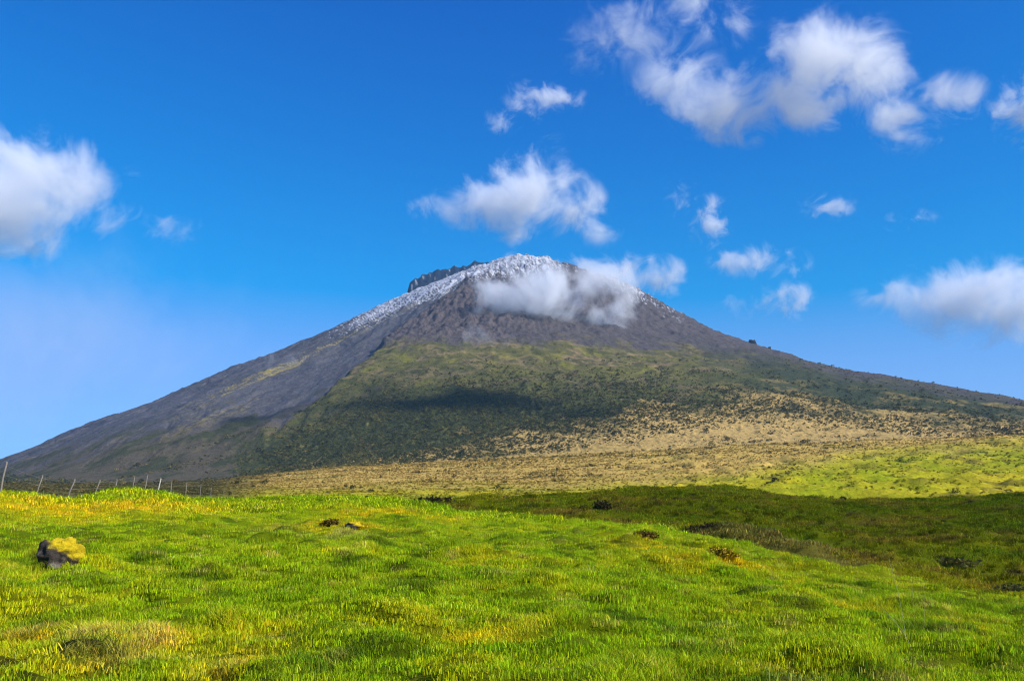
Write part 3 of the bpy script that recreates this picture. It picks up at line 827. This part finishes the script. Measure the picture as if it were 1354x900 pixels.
shrub('shrub', 'shrub', 'brown heather clump low in the hollow below the shaded rise', 1262, 84, 3.2, 1.0, OL, 13, n=260)
shrub('shrub', 'shrub', 'second heather clump near the lip of the hollow, tawny', 1330, 74, 2.6, .7, OL, 14, n=220)
shrub('shrub', 'shrub', 'dark bush at the foot of the sunlit green pasture mounds', 1341, 420, 4.5, 3.6, BR, 15)

# heath tufts and a half sunk stone on the near hill
MS = ((.10, .05, .008), (.55, .40, .01)); MB = ((.03, .018, .006), (.30, .20, .012))
def tuft(label, px, py, wp, hp, cols, seed):
    x, y, z = ground_hit(px, py); d = math.hypot(x, y); k = d / FPX
    w, h = wp * k, hp * k
    r = random.Random(seed)
    root = tag(empty('heath_tuft', (x, y, z)), label, 'heath tuft')
    lobes = [((r.uniform(-.38, .38) * w, r.uniform(-.3, .3) * w, h * r.uniform(.05, .35)), (w * r.uniform(.16, .26), w * r.uniform(.16, .26), h * r.uniform(.35, .6))) for _ in range(9)]
    link(leaf_crown('crown', lobes, 900, .055 * w, cols, seed), root)
    link(branch_mesh('stem', [[((0, 0, -.05), .02 * w), ((c[0] * .6, c[1] * .6, c[2] * .6), .012 * w), (c, .005 * w)] for c, _ in lobes], M_BARK, (.05, .035, .02)), root)
tuft('dark brown heath tuft alone on the open grass slope', 850, 711, 36, 11, MB, 31)
tuft('rounded yellow heath tuft below the brown peat bank', 956, 736, 34, 15, MS, 32)
tuft('small dark heath tuft beside the stone in orange moss', 436, 694, 24, 9, MB, 33)
x, y, z = ground_hit(467, 698); kd = math.hypot(x, y) / FPX
st = lump('stone', M_ROCK, (11 * kd, 9 * kd, 6 * kd), 4, 36, boulder_colour, 0.35); st.location = (x, y, z + .02)
tag(link(st), 'small stone half sunk in orange moss on the hill top', 'stone')

# wire fence on the shoulder of the hill
POSTS = [(0, 4, 610, 649), (46, 53, 628, 658), (87, 96, 633, 664), (124, 130, 634, 662), (151, 153, 633, 658), (174, 176, 631, 653), (190, 193, 628, 650), (207, 211, 632, 653), (225, 226, 636, 657), (245, 246, 638, 658), (264, 265, 640, 659), (278, 279, 644, 660), (295, 296, 648, 661)]
fence = None; tops = []
for i, (xb, xt, yt, yb) in enumerate(POSTS):
    d = 1.25 * FPX / (yb - yt) if i < 8 else 70 + (i - 7) * 8.0
    p = place(xb, d); q = at_pix(xt, yt, d)
    if fence is None:
        fence = tag(empty('wire_fence', p), 'old wire fence on leaning grey wooden posts along the hill shoulder', 'fence'); org = p.copy()
    hgt = max(0.9, q.z - p.z); lean = (xt - xb) * d / FPX
    top = Vector((p.x + lean, p.y + 0.03, p.z + hgt))
    r = 0.036 if i not in (7,) else 0.045
    mid = (p + top) / 2 + Vector((random.uniform(-.02, .02), random.uniform(-.02, .02), 0))
    po = branch_mesh('fence_post', [[(p - org + Vector((0, 0, -.35)), r * 1.05), (mid - org, r), (top - org - Vector((0, 0, .06)), r * .92), (top - org, r * .55)]], M_WOOD, (.25, .21, .17) if i != 7 else (.55, .48, .40))
    link(po, fence)
    tops.append((p - org, top - org))
for fr in (.32, .60, .88):
    pl = []
    for (p, t), (p2, t2) in zip(tops[:-1], tops[1:]):
        a, c = p.lerp(t, fr), p2.lerp(t2, fr)
        pl += [(a, .0035), ((a + c) / 2 - Vector((0, 0, .04)), .0035)]
    pl.append((tops[-1][0].lerp(tops[-1][1], fr), .0035))
    link(branch_mesh('wire', [pl], M_WIRE, (.25, .24, .23)), fence)

# dry stalks standing out of the grass
def stalk(label, base, top, bend, r, forks, grp='dry stalks on the grass slope'):
    x, y, z = ground_hit(*base); d = math.hypot(x, y)
    p = Vector((x, y, z)); q = at_pix(top[0], top[1], d)
    L = q - p
    def pt(t): return L * t + Vector((bend * math.sin(t * math.pi) * .5, 0.02 * t, 0))
    root = tag(empty('dry_stalk', p), label, 'dry stalk', grp)
    link(branch_mesh('stem', [[(pt(t) - Vector((0, 0, .03 if t == 0 else 0)), r * (1 - .65 * t)) for t in (0, .2, .4, .6, .8, 1)]], M_STALK, (.42, .40, .20), 5), root)
    for t, dx, dz in forks:
        a = pt(t)
        link(branch_mesh('twig', [[(a, r * .5), (a + Vector((dx * .6, .01, dz * .5)), r * .4), (a + Vector((dx, .02, dz)), r * .2)]], M_STALK, (.36, .28, .16), 5), root)
stalk('tallest dry stalk, forked near its tip, above the hollow edge', (1198, 846), (1176, 738), .05, .003, [(.82, -.06, .07), (.86, .03, .06), (.75, -.04, .03)])
stalk('short thin upright dry stalk between two taller ones', (1209, 826), (1206, 764), 0.01, .002, [])
stalk('straight dry stalk next to the forked one', (1221, 846), (1222, 770), .02, .002, [(.9, .02, .03)])
stalk('pale bent stalk arching over flattened grass', (1207, 860), (1158, 796), .10, .003, [(.7, -.05, .01)])

# rock knob on the skyline of the gentle flank
def skyline(px):
    a = float(pix_ae(px, 455)[0]); d = np.linspace(3000, 6000, 600)
    z, _ = mountain_surface(np.sin(a) * d[:, None], np.cos(a) * d[:, None])
    k = int(((z[:, 0] - EYE) / d).argmax())
    return Vector((math.sin(a) * d[k], math.cos(a) * d[k], z[k, 0]))
def knob_colour(no, co):
    return np.broadcast_to(np.array((.035, .035, .038)), co.shape)
for px, w, h, lab in ((995, 5, 3.0, 'dark rock knob on the skyline of the gentle mountain flank'), (1017, 2, 1.3, 'smaller rock beside the dark knob on the mountain skyline')):
    p = skyline(px); k = p.length / FPX
    o = lump('rock_outcrop', M_MTN, (w * k, w * k, h * k * 1.6), 3, int(px), knob_colour, .4, boxy=.3); o.location = p
    tag(link(o), lab, 'rock')

# ------------------------------------------------------------------ uncountable growth: tussocks, scrub, forest
M_TUSS = attr_material('tussock_blade', 0.8, ((1.5, 0.2),), None, translucent=0.15, spec=0.1, attr='tint', inst=True, tint_var='col')
M_BUSH = attr_material('scrub_leaf', 0.85, ((0.3, 0.2),), None, spec=0.05, attr='tint', inst=True, tint_var='col')
def bush_source(name, seed, n, spread):
    r = np.random.default_rng(seed)
    lobes = [((r.uniform(-.45, .45), r.uniform(-.45, .45), r.uniform(.25, .7)), (r.uniform(.22, .4),) * 2 + (r.uniform(.25, .45),)) for _ in range(5)]
    o = leaf_crown(name, lobes, n, spread, ((.45, .45, .45), (1.5, 1.5, 1.5)), seed)
    o.data.materials.clear(); o.data.materials.append(M_BUSH)
    return o
def tuss_source(name, seed):
    o = blade_patch(name, 70, .32, .12, .42, .016, .8, .08, seed)
    o.data.materials.clear(); o.data.materials.append(M_TUSS)
    return o
def scatter_object(name, label, cat, coll, xyz, tint, var, size):
    n = len(xyz); me = bpy.data.meshes.new(name)
    me.vertices.add(n); me.vertices.foreach_set('co', xyz.astype(np.float32).ravel())
    add_attr(me, 'tint', 'FLOAT_COLOR', 'color', np.concatenate([tint * ALB, np.ones((n, 1))], 1).astype(np.float32))
    add_attr(me, 'variant', 'INT', 'value', var.astype(np.int32)); add_attr(me, 'size', 'FLOAT', 'value', size.astype(np.float32))
    rt = np.zeros((n, 3), np.float32); rt[:, 2] = rng.uniform(0, 6.28, n); add_attr(me, 'turn', 'FLOAT_VECTOR', 'vector', rt)
    o = tag(link(bpy.data.objects.new(name, me)), label, cat, kind='stuff'); instancer(o, coll)
    return o
cb = bpy.data.collections.new('bush_sources')
for i in range(4): cb.objects.link(bush_source('bush_%d' % i, 50 + i, 110, .13))
ct = bpy.data.collections.new('tussock_sources')
for i in range(3): ct.objects.link(tuss_source('tussock_%d' % i, 60 + i))

tx, ty = scatter(26000, 40, 250, 0.62, 1.5)
td, ta = np.hypot(tx, ty), np.arctan2(tx, ty)
dens = fbm(tx / 9, ty / 9, 4, 161) + .5 * fbm(tx / 30, ty / 30, 2, 5)
ok = ((dens > rng.uniform(-.35, .45, len(tx))) & (td > hill_dist(ta) + 5) & (ta > -0.16) & (td < back_dist(ta) + 30))
tx, ty, td, ta, dens = tx[ok], ty[ok], td[ok], ta[ok], dens[ok]
tc_, _, _ = meadow_colour(tx, ty, td, ta)
scatter_object('tussocks', 'brown and green tussocks dotted over the shaded hollow', 'tussocks', ct, np.stack([tx, ty, terrain(tx, ty)], -1),
               tc_ * rng.uniform(.7, 1.25, (len(tx), 1)), rng.integers(0, 3, len(tx)), rng.uniform(.5, 1.25, len(tx)) * (1 + td / 400))

sx, sy = scatter(110000, 300, 2900, 0.64, 1.5)
sd, sa = np.hypot(sx, sy), np.arctan2(sx, sy)
far = sd > 1800
sz = terrain(sx, sy)
zf, _ = mountain_surface(sx[far], sy[far]); sz[far] = zf
spx, spy = project(sx, sy, sz)
_, swt = pasture_colour(sx, sy, sz, sd, sa)
dn = 1.25 * fbm(sx / 110, sy / 110, 5, 431) + .5 * fbm(sx / 22, sy / 22, 2, 441)
thr = .68 - .40 * swt * sstep(500, 1700, sd) - .15 * sstep(1800, 2600, sd) + .2 * sstep(420, 250, spx)
ok = (dn > thr * rng.uniform(.3, 1.0, len(sx))) & (sd < 2850)
sx, sy, sz, sd, spx = sx[ok], sy[ok], sz[ok], sd[ok], spx[ok]
bc = np.where(rng.uniform(0, 1, (len(sx), 1)) < .55, np.array((.095, .092, .028)), np.array((.32, .24, .065))) * rng.uniform(.6, 1.5, (len(sx), 1))
scatter_object('scrub', 'dark scrub bushes scattered over the tan plain and lower slope', 'scrub', cb, np.stack([sx, sy, sz], -1), bc, rng.integers(0, 4, len(sx)), np.exp(rng.normal(-.15, .5, len(sx))) * (.8 + sd / 1500))

hx, hy = scatter(60000, 300, 1900, 0.62, 1.35)
hd, ha = np.hypot(hx, hy), np.arctan2(hx, hy)
hx, hy, hd, ha = (v[hd < 1790] for v in (hx, hy, hd, ha))
hz = terrain(hx, hy)
hc, hw = pasture_colour(hx, hy, hz, hd, ha)
hn = fbm(hx / 25, hy / 110, 4, 471)
ok = hn + .35 * hw > rng.uniform(-.45, .5, len(hx))
hx, hy, hz, hd, hc = hx[ok], hy[ok], hz[ok], hd[ok], hc[ok]
scatter_object('dry_tussocks', 'straw coloured tussocks roughening the sunlit plain', 'tussocks', cb, np.stack([hx, hy, hz - .25], -1), hc * rng.uniform(.7, 1.15, (len(hx), 1)), rng.integers(0, 4, len(hx)), rng.uniform(.6, 1.5, len(hx)) * (.7 + hd / 1300))

fx, fy = scatter(320000, 2100, 4400, 0.60, 1.7)
X_, Y_ = fx, fy
fz, _ = mountain_surface(X_, Y_)
fpx, fpy = project(fx, fy, fz)
nf = fbm(fx / 160, fy / 160, 4, 451); nf2 = fbm(fx / 45, fy / 45, 3, 461)
top_ = poly_y([(0, 640), (300, 604), (400, 556), (450, 535), (520, 515), (640, 503), (800, 500), (900, 508), (1000, 520), (1100, 530), (1354, 556)], fpx)
bot_ = poly_y([(0, 660), (250, 642), (330, 634), (450, 628), (560, 607), (640, 602), (760, 584), (860, 564), (960, 550), (1060, 548), (1150, 558), (1354, 572)], fpx)
sl = fpx - np.interp(fpy, SPUR[:, 1], SPUR[:, 0])
w_ = sstep(-34, 46, fpy - top_ + nf * 40) * sstep(22, -14, fpy - bot_ + nf * 24) * (sl + (nf * 90 + nf2 * 40 + 10) * sstep(510, 590, fpy) > 4)
w_ = np.maximum(w_, .10 * sstep(462, 480, fpy) * (fpy < bot_) * (sl > 4))
w_ = np.maximum(w_, .5 * (sl < 0) * sstep(0, 14, fpy - poly_y([(0, 618), (120, 630), (200, 636), (330, 640)], fpx)))
w_ = w_ * (1 - .75 * sstep(.1, .4, nf2) )
ok = (w_ * (.85 + .5 * nf) > rng.uniform(.05, 1, len(fx)))
fx, fy, fz, nf = fx[ok], fy[ok], fz[ok], nf[ok]
fc = mix(np.broadcast_to(np.array((.080, .092, .026)), (len(fx), 3)), (.25, .21, .055), np.clip(rng.uniform(-.3, .8, len(fx)) + nf, 0, 1)) * rng.uniform(.65, 1.35, (len(fx), 1))
scatter_object('forest', 'dark green forest and heath covering the middle of the volcano', 'forest', cb, np.stack([fx, fy, fz - .5], -1), fc, rng.integers(0, 4, len(fx)), np.exp(rng.normal(1.15, .45, len(fx))))
print('objects done', len(tx), len(sx), len(fx))
# ------------------------------------------------------------------ clouds (volumes)
def cloud_material(name, blobs, scale, density, rough, sharp, seed, step):
    """blobs: (centre Vector local, radii Vector, weight); density from soft blobs broken up by noise"""
    m = bpy.data.materials.new(name); m.use_nodes = True
    n, l = m.node_tree.nodes, m.node_tree.links
    n.clear()
    out = n.new('ShaderNodeOutputMaterial'); pv = n.new('ShaderNodeVolumePrincipled')
    pv.inputs['Color'].default_value = (1, 1, 1, 1); pv.inputs['Anisotropy'].default_value = 0.0
    tc = n.new('ShaderNodeTexCoord')
    def math_(op, a, b=None, clamp=False):
        q = n.new('ShaderNodeMath'); q.operation = op; q.use_clamp = clamp
        for i, v in enumerate((a, b)):
            if v is None: continue
            if isinstance(v, (int, float)): q.inputs[i].default_value = v
            else: l.new(v, q.inputs[i])
        return q.outputs[0]
    acc = None
    for c, r, w in blobs:
        vm = n.new('ShaderNodeVectorMath'); vm.operation = 'SUBTRACT'; l.new(tc.outputs['Object'], vm.inputs[0]); vm.inputs[1].default_value = c
        dv = n.new('ShaderNodeVectorMath'); dv.operation = 'DIVIDE'; l.new(vm.outputs[0], dv.inputs[0]); dv.inputs[1].default_value = r
        ln = n.new('ShaderNodeVectorMath'); ln.operation = 'LENGTH'; l.new(dv.outputs[0], ln.inputs[0])
        f = math_('MULTIPLY', math_('SUBTRACT', 1.0, ln.outputs['Value']), float(w))
        acc = f if acc is None else math_('MAXIMUM', acc, f)
    mp = n.new('ShaderNodeMapping'); mp.inputs['Location'].default_value = (seed * 13.7, seed * 5.1, seed * 2.3); l.new(tc.outputs['Object'], mp.inputs['Vector'])
    nz = n.new('ShaderNodeTexNoise'); nz.inputs['Scale'].default_value = 1.0 / scale; nz.inputs['Detail'].default_value = 6.0; nz.inputs['Roughness'].default_value = 0.72; nz.inputs['Distortion'].default_value = 0.5
    l.new(mp.outputs[0], nz.inputs['Vector'])
    nn = math_('MULTIPLY', math_('SUBTRACT', nz.outputs['Fac'], 0.5), rough)
    tot = math_('ADD', acc, nn)
    inside = math_('MULTIPLY', acc, 4.0, True)
    dn = math_('MULTIPLY', math_('SUBTRACT', tot, 0.42), sharp, True)
    dn = math_('MULTIPLY', math_('MULTIPLY', math_('POWER', dn, 1.15), inside), density)
    l.new(dn, pv.inputs['Density']); l.new(pv.outputs[0], out.inputs['Volume'])
    m.cycles.volume_step_rate = step
    return m

def cloud(label, dist, spec, density, rough=4.2, sharp=1.3, nscale=0.5, depth=0.75, group=None, step=0.45, seed=[0]):
    """spec: (pixel x, pixel y, pixel rx, pixel ry, weight, depth offset in rx)"""
    seed[0] += 1
    pts = [(at_pix(s[0], s[1], dist), s) for s in spec]
    c0 = sum((p for p, s in pts), Vector()) / len(pts)
    k = c0.length / FPX
    blobs = []
    bm = bmesh.new()
    for p, s in pts:
        view = Vector((p.x, p.y, 0)).normalized()
        off = s[5] if len(s) > 5 else 0.0
        cc = p + view * (off * s[2] * k) - c0
        r = Vector((s[2] * k * 1.3, max(s[2], s[3]) * k * depth * 1.3, s[3] * k * 1.3))
        blobs.append((cc, r, s[4]))
        g = bmesh.ops.create_icosphere(bm, subdivisions=2, radius=1.0)
        for v in g['verts']:
            v.co = Vector((v.co.x * r.x, v.co.y * r.y, v.co.z * r.z)) * 1.04 + cc
    me = bpy.data.meshes.new('cloud'); bm.to_mesh(me); bm.free()
    tmp = bpy.data.objects.new('cloud_tmp', me); scene.collection.objects.link(tmp)
    md = tmp.modifiers.new('r', 'REMESH'); md.mode = 'VOXEL'; md.voxel_size = max(s[2] for s in spec) * k / 6.0
    dg = bpy.context.evaluated_depsgraph_get()
    hull = bpy.data.meshes.new_from_object(tmp.evaluated_get(dg))
    bpy.data.objects.remove(tmp)
    hull.name = 'cloud'
    hull.materials.clear()
    size = 2 * max(r.x for _, r, _ in blobs)
    hull.materials.append(cloud_material('cloud_vapour', blobs, size * nscale, 1.05 * density / size, rough, sharp, seed[0], step))
    o = link(bpy.data.objects.new('cloud', hull)); o.location = c0
    return tag(o, label, 'cloud', group)

G = 'fair weather clouds around the volcano'
cloud('large white cloud with a curved edge floating over the scree flank', 7500, [(-40, 250, 120, 75, 1.3), (40, 225, 85, 48, 1.4), (105, 248, 66, 44, 1.35), (148, 280, 42, 36, 1.1), (-10, 300, 45, 45, 1.0), (200, 303, 60, 30, .62), (172, 242, 30, 28, .58)], 12, nscale=0.33, group=G)
cloud('puffy white cloud hovering just above the summit', 5900, [(690, 258, 80, 50, 1.3), (640, 262, 55, 40, 1.0), (590, 280, 45, 32, .85), (745, 275, 55, 38, 1.0), (700, 225, 45, 35, .9), (735, 205, 22, 32, .5), (790, 300, 32, 26, .55), (695, 305, 32, 22, .6)], 10, nscale=0.30, group=G)
cloud('thin cloud wrapped around the snowy summit', surf_dist(735, 412) - 60, [(720, 385, 95, 44, 1.5), (660, 382, 52, 28, 1.2), (785, 372, 58, 36, 1.2), (740, 415, 62, 42, 1.0), (690, 345, 60, 20, .6), (800, 415, 50, 45, .9), (650, 430, 60, 45, .6), (760, 440, 70, 35, .55)], 17, rough=3.4, nscale=0.30, depth=.4, group=G)
cloud('small white cloud peeking out behind the snow dusted shoulder', 10800, [(865, 366, 42, 26, 1.1), (825, 358, 55, 24, .9), (780, 350, 50, 22, .8)], 7, nscale=0.36, group=G)
cloud('broad bright cloud with a hooked gap, highest above the volcano', 2300, [(1095, 85, 80, 62, 1.3), (1150, 110, 62, 50, 1.1), (1190, 155, 50, 42, 1.15), (1240, 132, 50, 30, .95), (1040, 130, 75, 46, 1.15), (965, 140, 80, 42, 1.1), (900, 110, 60, 50, .9), (900, 80, 55, 60, .65), (840, 40, 80, 55, .75), (930, 10, 90, 40, .65), (775, 50, 38, 42, .5)], 7.5, nscale=0.25, group=G, step=.4)
cloud('flat bottomed bright cloud over the gentle heath flank', 11500, [(1280, 392, 85, 42, 1.3), (1340, 405, 80, 42, 1.3), (1215, 385, 55, 34, .85), (1300, 425, 55, 34, .9), (1165, 395, 36, 20, .5), (1265, 370, 40, 26, 1.0)], 10, nscale=0.30, group=G)
cloud('small flat cloud above the heath flank, over a fainter one', 11000, [(990, 343, 48, 22, 1.0), (1035, 350, 32, 22, .65)], 7, nscale=0.36, group=G)
cloud('faint small cloud beneath a flat one above the heath flank', 11200, [(1035, 397, 40, 24, .85), (985, 400, 36, 20, .4)], 5, nscale=0.36, group=G)
cloud('faint wisp of cloud shaped like a tuft beside the summit', 7000, [(938, 295, 30, 34, .75), (905, 270, 22, 20, .55), (900, 250, 30, 14, .4)], 5, nscale=0.36, group=G)
cloud('thin scrap of cloud hanging beneath the highest cloud', 4200, [(700, 130, 34, 30, .8), (740, 132, 32, 18, .75), (668, 160, 26, 16, .6)], 6, nscale=0.36, group=G)
cloud('tiny curled wisp of cloud alone in the blue', 5600, [(1095, 272, 34, 18, .65), (1205, 292, 30, 12, .5)], 5, nscale=0.36, group=G)
cloud('white cloud edge beside the highest cloud', 4800, [(1380, 142, 52, 46, 1.2), (1335, 150, 22, 26, .7)], 12, nscale=0.30, group=G)
cloud('broad thin veil of pale cloud low beyond the scree flank', 12500, [(40, 420, 300, 120, 1.0), (200, 450, 260, 110, .9), (-60, 500, 260, 110, .9), (300, 380, 200, 80, .7), (120, 350, 240, 80, .7)], 8, rough=1.5, sharp=.8, nscale=.3, depth=.3, group=G)
cloud('wisp of mist drifting against the grey scree flank', surf_dist(388, 478) - 60, [(388, 478, 24, 18, .7), (345, 482, 28, 16, .5)], 2.2, nscale=0.42, depth=.5, group=G)
cloud('puff of mist clinging to the brown scarp', surf_dist(635, 455) - 60, [(640, 448, 36, 24, .6), (600, 470, 30, 16, .4)], 2.0, nscale=0.42, depth=.5, group=G)

# overhead clouds outside the view, whose shade lies on the hollow beyond the hill
def shade_cloud(label, x, y, z, h, spec, dens):
    c = Vector((x, y, z)) + SUN * ((h - z) / SUN.z)
    bm = bmesh.new()
    for ox, oy, rx, ry, rz in spec:
        g = bmesh.ops.create_icosphere(bm, subdivisions=3, radius=1.0)
        for v in g['verts']:
            v.co = Vector((v.co.x * rx + ox, v.co.y * ry + oy, v.co.z * rz))
    me = bpy.data.meshes.new('cloud'); bm.to_mesh(me); bm.free()
    tmp = bpy.data.objects.new('cloud_tmp', me); scene.collection.objects.link(tmp)
    md = tmp.modifiers.new('r', 'REMESH'); md.mode = 'VOXEL'; md.voxel_size = 9.0
    hull = bpy.data.meshes.new_from_object(tmp.evaluated_get(bpy.context.evaluated_depsgraph_get()))
    bpy.data.objects.remove(tmp); hull.materials.clear()
    n = len(hull.vertices); co = np.zeros(n * 3, np.float32); hull.vertices.foreach_get('co', co); co = co.reshape(-1, 3)
    co[:, 1] += 10 * gnoise(co[:, 0] / 45, co[:, 2] / 45, 5); co[:, 2] += 10 * gnoise(co[:, 0] / 40, co[:, 1] / 40, 6)
    hull.vertices.foreach_set('co', co.ravel()); hull.update(); hull.name = 'cloud'
    m = bpy.data.materials.new('cloud_vapour'); m.use_nodes = True
    nd = m.node_tree.nodes; nd.clear()
    o_, p_ = nd.new('ShaderNodeOutputMaterial'), nd.new('ShaderNodeVolumePrincipled')
    p_.inputs['Color'].default_value = (1, 1, 1, 1); p_.inputs['Density'].default_value = dens
    m.node_tree.links.new(p_.outputs[0], o_.inputs['Volume'])
    hull.materials.append(m)
    o = link(bpy.data.objects.new('cloud', hull)); o.location = c
    return tag(o, label, 'cloud', G)
shade_cloud('long low cloud whose shade darkens the hollow beyond the hill', 105, 143, -4, 420, [(-105, -22, 60, 42, 22), (-50, -10, 80, 80, 28), (20, -12, 90, 100, 30), (100, -10, 90, 110, 30), (190, 0, 90, 110, 26)], 0.012)

# ------------------------------------------------------------------ haze
def haze_box(x0, x1, y0, y1, z0, z1, density):
    bm = bmesh.new(); bmesh.ops.create_cube(bm, size=1.0)
    for v in bm.verts:
        v.co = Vector((x0 if v.co.x < 0 else x1, y0 if v.co.y < 0 else y1, z0 if v.co.z < 0 else z1))
    me = bpy.data.meshes.new('haze'); bm.to_mesh(me); bm.free()
    m = bpy.data.materials.new('haze_air'); m.use_nodes = True
    nd = m.node_tree.nodes; nd.clear()
    o_, p_ = nd.new('ShaderNodeOutputMaterial'), nd.new('ShaderNodeVolumePrincipled')
    p_.inputs['Color'].default_value = (0.40, 0.68, 1.0, 1); p_.inputs['Density'].default_value = density
    m.node_tree.links.new(p_.outputs[0], o_.inputs['Volume'])
    me.materials.append(m)
    return tag(link(bpy.data.objects.new('haze', me)), 'thin blue air haze in front of the volcano', 'haze', kind='stuff')
if HAZE:
    haze_box(-9200, 9200, -2500, 8900, -30, 1500, HAZE)
